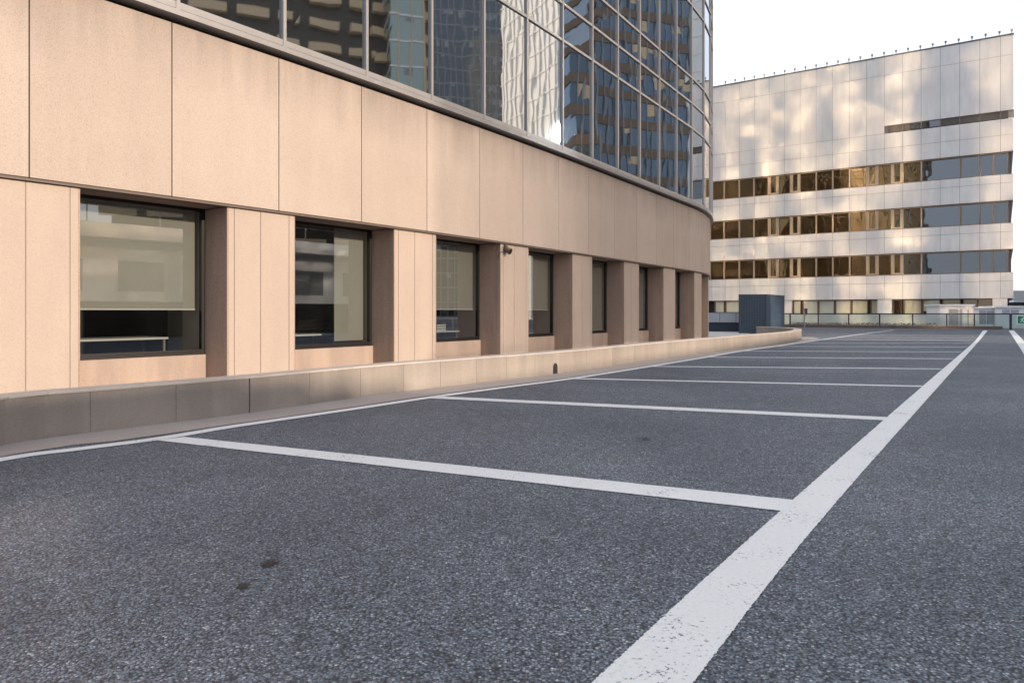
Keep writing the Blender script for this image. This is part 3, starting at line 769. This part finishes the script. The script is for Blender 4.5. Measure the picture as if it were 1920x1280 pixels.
# ------------------------------------------------------------------ small things on and in the office building
sc = s_at(948, 0.0)
c0 = WP(sc, -0.09, ZF0 - 0.04)
M['lampbrown'] = plain('dull brown housing', (0.12,0.085,0.06), 0.5)
fl = thing('floodlight', 'small brown floodlight with a dangling cable under the stone fascia', 'lamp', c0)
ax = WP(sc, 1, 0) - WP(sc, 0, 0); tx = (WP(sc+0.5, 0, 0) - WP(sc, 0, 0)).normalized()
mb = MB(); mb.tube(c0, c0 - Vector((0,0,0.07)) + ax*0.10, 0.03, 8); mb.build('bracket', M['lampbrown'], fl)
hc = c0 - Vector((0,0,0.13)) + ax*0.11
mb = MB(); mb.tube(hc - ax*0.07 + Vector((0,0,0.035)), hc + ax*0.07 - Vector((0,0,0.035)), 0.055, 14, 0.072); mb.build('housing', M['lampbrown'], fl)
mb = MB(); mb.tube(hc + ax*0.071 - Vector((0,0,0.0355)), hc + ax*0.076 - Vector((0,0,0.038)), 0.060, 14); mb.build('lens', M['bronze'], fl)
mb = MB(); pts = []
for i in range(13):
    t = i/12; pts.append(c0 - tx*(0.05 + 0.28*t) + ax*0.08 - Vector((0,0,0.03 + 0.30*t + 0.05*math.sin(t*6))))
for a, b in zip(pts[:-1], pts[1:]): mb.tube(a, b, 0.008, 5)
mb.build('cable', M['black'], fl)

def room_pt(k, f, d, z):          # fraction across window k, depth behind the glass
    (l0, r0, i), (l1, r1, j) = [(p, q) for p, q in zip(piers[:-1], piers[1:]) if p[2] == k][0]
    return WP(r0 + (l1-r0)*f, WO - d, z)
def desk(k, f0, f1, d0, d1, z, label):
    t = thing('desk', label, 'desk', room_pt(k, f0, d0, 0.02), 'desks behind the ground storey windows')
    P = lambda f, d, zz: room_pt(k, f, d, zz)
    mb = MB(); mb.hexa([P(f0,d0,z-.03),P(f1,d0,z-.03),P(f1,d1,z-.03),P(f0,d1,z-.03),P(f0,d0,z),P(f1,d0,z),P(f1,d1,z),P(f0,d1,z)]); mb.build('desk_top', M['white'], t)
    for f, d in ((f0+.02,d0+.05),(f1-.02,d0+.05),(f0+.02,d1-.05),(f1-.02,d1-.05)):
        mb = MB(); mb.tube(P(f,d,0.02), P(f,d,z-.031), 0.02, 6); mb.build('leg', M['alu'], t)
desk(-1, 0.2, 0.85, 0.5, 1.2, 0.74, 'white desk top behind the glass of the leftmost window')
desk(0, 0.1, 0.8, 0.45, 1.1, 0.72, 'white desk top under the slatted rack in the second window')
desk(1, 0.1, 0.9, 0.4, 1.0, 0.70, 'white desk top below the half lowered blind of the third window')
# slatted rack on the second window's desk
rk = thing('slatted_rack', 'black slatted rack tilted on the desk in the second window', 'rack', room_pt(0, 0.6, 0.8, 0.72))
mb = MB()
for q in range(5):
    z = 0.80 + q*0.035; mb.tube(room_pt(0, 0.42 + q*0.02, 0.6 + q*0.03, z), room_pt(0, 0.74 + q*0.02, 0.6 + q*0.03, z + 0.02), 0.012, 6)
mb.build('slats', M['black'], rk)
mb = MB()
for f in (0.46, 0.74): mb.tube(room_pt(0, f, 0.6, 0.722), room_pt(0, f + 0.06, 0.75, 0.98), 0.011, 6)
mb.build('frame', M['black'], rk)
tr_ = thing('paper_tray', 'stack of pale paper in a tray on the desk in the third window', 'tray', room_pt(1, 0.66, 0.6, 0.70))
mb = MB(); P = lambda f, d, zz: room_pt(1, f, d, zz)
for q in range(3):
    z = 0.703 + q*0.05; mb.hexa([P(.60,.5,z),P(.74,.5,z),P(.74,.75,z),P(.60,.75,z),P(.60,.5,z+.035),P(.74,.5,z+.035),P(.74,.75,z+.035),P(.60,.75,z+.035)])
mb.build('sheets', M['white'], tr_)
wj = tag((lambda m_: (m_.tube(room_pt(1,.86,.55,.703), room_pt(1,.86,.55,.93), 0.07, 12, 0.06), m_.build('water_jug', M['black']))[1])(MB()), 'dark jug on the desk beside the paper tray in the third window', 'jug')

# ------------------------------------------------------------------ the city behind and beside the camera (seen in the glass, shades the deck)
def block(name, label, cx, cy, wdt, dep, ht, yaw, mats, fh=3.3, style='band', cat='tower', z0=0.0):
    t = thing(name, label, cat, (cx, cy, z0))
    ca, sa = math.cos(R(yaw)), math.sin(R(yaw))
    W = lambda x, y, z: (cx + x*ca - y*sa, cy + x*sa + y*ca, z)
    mb = MB(); mb.box(-wdt/2, wdt/2, -dep/2, dep/2, z0, ht, W); mb.build('body', mats[0], t)
    nf = int((ht - z0)/fh)
    for k in range(nf + 1):
        z = z0 + k*fh; mb = MB()
        e = 0.12 if style != 'balcony' else 1.0
        if style == 'balcony':
            x = -wdt/2
            while x < wdt/2 - 1:
                mb.box(x, x + 4.2, -dep/2 - 1.0, -dep/2 - 0.003, z, z + 1.15, W); x += 5.4
            mb.box(-wdt/2 - 1.0, -wdt/2 - 0.003, -dep/2, dep/2, z, z + 1.15, W)
            mb.build('balcony_band', mats[1], t)
        elif style == 'band':
            mb.box(-wdt/2 - e, wdt/2 + e, -dep/2 - e, dep/2 + e, z, min(z + fh*0.33, ht + 0.5), W); mb.build('floor_band', mats[1], t)
        elif style == 'grid':
            mb.box(-wdt/2 - e, wdt/2 + e, -dep/2 - e, dep/2 + e, z, z + 0.22, W); mb.build('floor_band', mats[1], t)
    if style in ('band', 'grid') and mats[0] is not M['tw_white']:      # blinds drawn in some of the rooms
        mb = MB(); x = -wdt/2
        while x < wdt/2 - 1.2:
            for k in range(nf):
                if rng.random() < 0.22: mb.box(x + 0.12, x + 1.08, -dep/2 - 0.05, -dep/2 - 0.006, z0 + k*fh + fh*rng.choice((0.55, 0.7, 0.8)), z0 + k*fh + fh*0.97, W)
            x += 1.2
        stuff(mb.build('drawn_blinds', M['tw_beige'] if style == 'band' else M['tw_grey'], t))
    if style in ('grid', 'band'):
        mb = MB(); st = 1.6 if style == 'grid' else 1.2; e = 0.2
        x = -wdt/2
        while x <= wdt/2: mb.box(x-.08, x+.08, -dep/2 - e, -dep/2 - 0.004, z0, ht, W); x += st
        y = -dep/2
        while y <= dep/2: mb.box(-wdt/2 - e, -wdt/2 - 0.004, y-.08, y+.08, z0, ht, W); y += st
        mb.build('mullion_grid', mats[2], t)
    return t
M['tw_dark'] = glass_mirror('tower dark glass', (0.5,0.55,0.6), (0.014,0.016,0.018), 0.12, 0.7)
M['tw_blue'] = glass_mirror('tower blue glass', (0.40,0.50,0.62), (0.010,0.015,0.022), 0.14, 0.7)
M['tw_green'] = glass_mirror('tower green glass', (0.6,0.68,0.62), (0.10,0.13,0.11), 0.30, 0.8)
M['tw_bronze'] = plain('tower bronze wall', (0.055,0.042,0.026), 0.5)
M['tw_beige'] = plain('tower beige balcony', (0.62,0.46,0.28), 0.8)
M['tw_brown'] = plain('tower brown band', (0.17,0.115,0.075), 0.8)
M['tw_white'] = plain('tower white cladding', (0.80,0.78,0.74), 0.7)
M['tw_grey'] = plain('tower grey trim', (0.25,0.26,0.27), 0.6)
def mirrored(px, dist):              # point seen in the curtain glass at a column, dist beyond the glass
    sx = s_at(px, GO); p = WP(sx, GO, 0); hd = path[int(sx/DS)][1]
    az = 2*hd - math.atan2(F, px - CX); d = Vector((math.cos(az), math.sin(az), 0))
    return p, d, p + d*dist
def tower(name, label, pxa, pxb, da, db, depth, ht, mats, style, **kw):
    A, B = mirrored(pxa, da)[2], mirrored(pxb, db)[2]
    ex = (A - B).normalized(); ey = Vector((-ex.y, ex.x, 0)); c = (A + B)/2 + ey*depth/2
    return block(name, label, c.x, c.y, (A-B).length, depth, ht, math.degrees(math.atan2(ex.y, ex.x)), mats, style=style, **kw), A, B, ex, ey
tower('residential_tower', 'brown tower with long beige balconies mirrored at the left of the curtain wall', 230, 806, 92, 92, 14, 66, [M['tw_bronze'], M['tw_beige']], 'balcony')
tower('residential_tower', 'slim green glass tower with cream floor edges mirrored in front of the balcony tower', 728, 778, 82, 82, 6, 70, [M['tw_green'], M['tw_white'], M['tw_beige']], 'grid')
tower('glass_tower', 'plain dark glass tower mirrored left of the white tower', 806, 938, 150, 150, 12, 100, [M['tw_dark'], M['tw_grey'], M['tw_grey']], 'grid')
pa_, da_, A_ = mirrored(938, 108); pb_, db_, _q = mirrored(1053, 100)
faz = (math.atan2(*mirrored(1046, 90)[1].yx) + R(SUN_AZ))/2   # the strip at its corner throws the sun at the curtain wall
fx = Vector((math.cos(faz), math.sin(faz), 0)); rel = A_ - pb_
tB = (rel.x*fx.y - rel.y*fx.x)/(db_.x*fx.y - db_.y*fx.x)
wt, A, B, ex, ey = tower('white_tower', 'tall white ribbed tower mirrored in the middle of the curtain wall', 938, 1053, 108, tB, 12, 80, [M['tw_white'], M['tw_white'], M['tw_white']], 'grid')
mb = MB(); q0 = B + ex*0.3 - ey*0.45; q1 = B + ex*1.8 - ey*0.45
mb.hexa([q0, q1, q1 + ey*.2, q0 + ey*.2] + [v + Vector((0,0,78)) for v in (q0, q1, q1 + ey*.2, q0 + ey*.2)]); mb.build('glass_strip', M['tw_blue'], wt)
tower('glass_tower', 'lower dark blue glass tower with brown floor bands mirrored right of the white tower', 1078, 1116, 62, 62, 9, 30, [M['tw_blue'], M['tw_brown'], M['tw_grey']], 'band')
tower('glass_tower', 'taller dark blue glass tower with brown floor bands mirrored near the curved corner', 1117, 1290, 66, 66, 12, 48, [M['tw_blue'], M['tw_brown'], M['tw_grey']], 'band')
tower('white_tower', 'narrow white block mirrored at the curved corner of the curtain wall', 1290, 1314, 118, 110, 10, 60, [M['tw_white'], M['tw_white'], M['tw_white']], 'grid')

# low white building on the near side of the deck: its roof line shades the bays
lx = Vector((math.cos(R(SUN_AZ)), math.sin(R(SUN_AZ)), 0))
kp = [G(467,774.4), G(893,718.4), G(1266,669.5), Vector((14, 38, 0))]
DIST = 20.0
tanE = math.tan(R(SUN_EL))
def occl(p, d=DIST): return p + lx*d
a, b = occl(G(470, 774)), occl(Vector((17.5, 40, 0)))
dd = (b-a).normalized(); dn = Vector((dd.y, -dd.x, 0))   # away from the kerb
if dn.dot(lx) < 0: dn = -dn
Lb = (b-a).length
low = thing('low_building', 'long low white building along the near side of the parking deck', 'building', (a+b)/2)
def lb(mb, u0, u1, d0, d1, z0, z1): mb.hexa([a+dd*u0+dn*d0+Vector((0,0,z0)),a+dd*u1+dn*d0+Vector((0,0,z0)),a+dd*u1+dn*d1+Vector((0,0,z0)),a+dd*u0+dn*d1+Vector((0,0,z0)),a+dd*u0+dn*d0+Vector((0,0,z1)),a+dd*u1+dn*d0+Vector((0,0,z1)),a+dd*u1+dn*d1+Vector((0,0,z1)),a+dd*u0+dn*d1+Vector((0,0,z1))])
hh = DIST*tanE - 0.10
LL = 26.0
mb = MB(); lb(mb, -22, LL, 0, 9, 0, hh); mb.build('wall', M['tw_white'], low)
mb = MB(); lb(mb, -22, -0.1, 0.0, 9, hh + 0.003, hh + 0.62)
lb(mb, -22, 0.8, 0.0, 9, hh + 0.003, hh + 0.50)
lb(mb, -22, 1.6, 0.0, 9, hh + 0.003, hh + 0.36)
lb(mb, -22, 2.5, 0.0, 9, hh + 0.003, hh + 0.2); mb.build('shade_parapet', M['tw_white'], low)  # stepped rise added to shade the left end of the low wall
M['lowglass'] = plain('dull glazing', (0.20,0.21,0.20), 0.3)
mb = MB(); lb(mb, -22, LL, -0.35, -0.005, 0, 1.55); mb.build('reflection_band', M['dark'], low)  # dark band added so the lower office windows mirror something dark
mb = MB(); lb(mb, -22, LL, -1.3, -0.005, hh - 0.75, hh - 0.45); mb.build('canopy', M['tw_white'], low)
u = -20.0
while u < LL - 2:
    mb = MB(); lb(mb, u, u + 1.9, -0.06, -0.004, 2.0, 3.3); wn = mb.build('window', M['tw_grey'], low)
    mb = MB(); lb(mb, u + 0.08, u + 0.92, -0.075, -0.061, 2.08, 3.22); lb(mb, u + 0.98, u + 1.82, -0.075, -0.061, 2.08, 3.22); mb.build('pane', M['lowglass'], wn); u += 3.3

# unseen slat screen added to dim the fascia's right end, thinning nearer
mb = MB(); u = s0_ = (G(1000, 705) - G(470, 774)).dot(dd)
k = 0
while u < LL + 8:
    f = min(1.0, (u - s0_)/7.0); wd = 0.022 + 0.070*f
    lb(mb, u, u + wd, 0.05, 0.10, hh + 0.75, hh + 5.6); u += 0.12
mb.build('shade_screen', M['tw_grey'], low)
mb = MB(); lb(mb, s0_ - 0.2, LL + 8, 0.12, 0.20, hh + 0.70, hh + 0.80); lb(mb, s0_ - 0.2, LL + 8, 0.12, 0.20, hh + 5.5, hh + 5.6)
u = s0_
while u < LL + 8: lb(mb, u, u + 0.035, 0.21, 0.27, hh + 0.003, hh + 5.6); u += 3.0
mb.build('shade_screen_frame', M['tw_grey'], low)
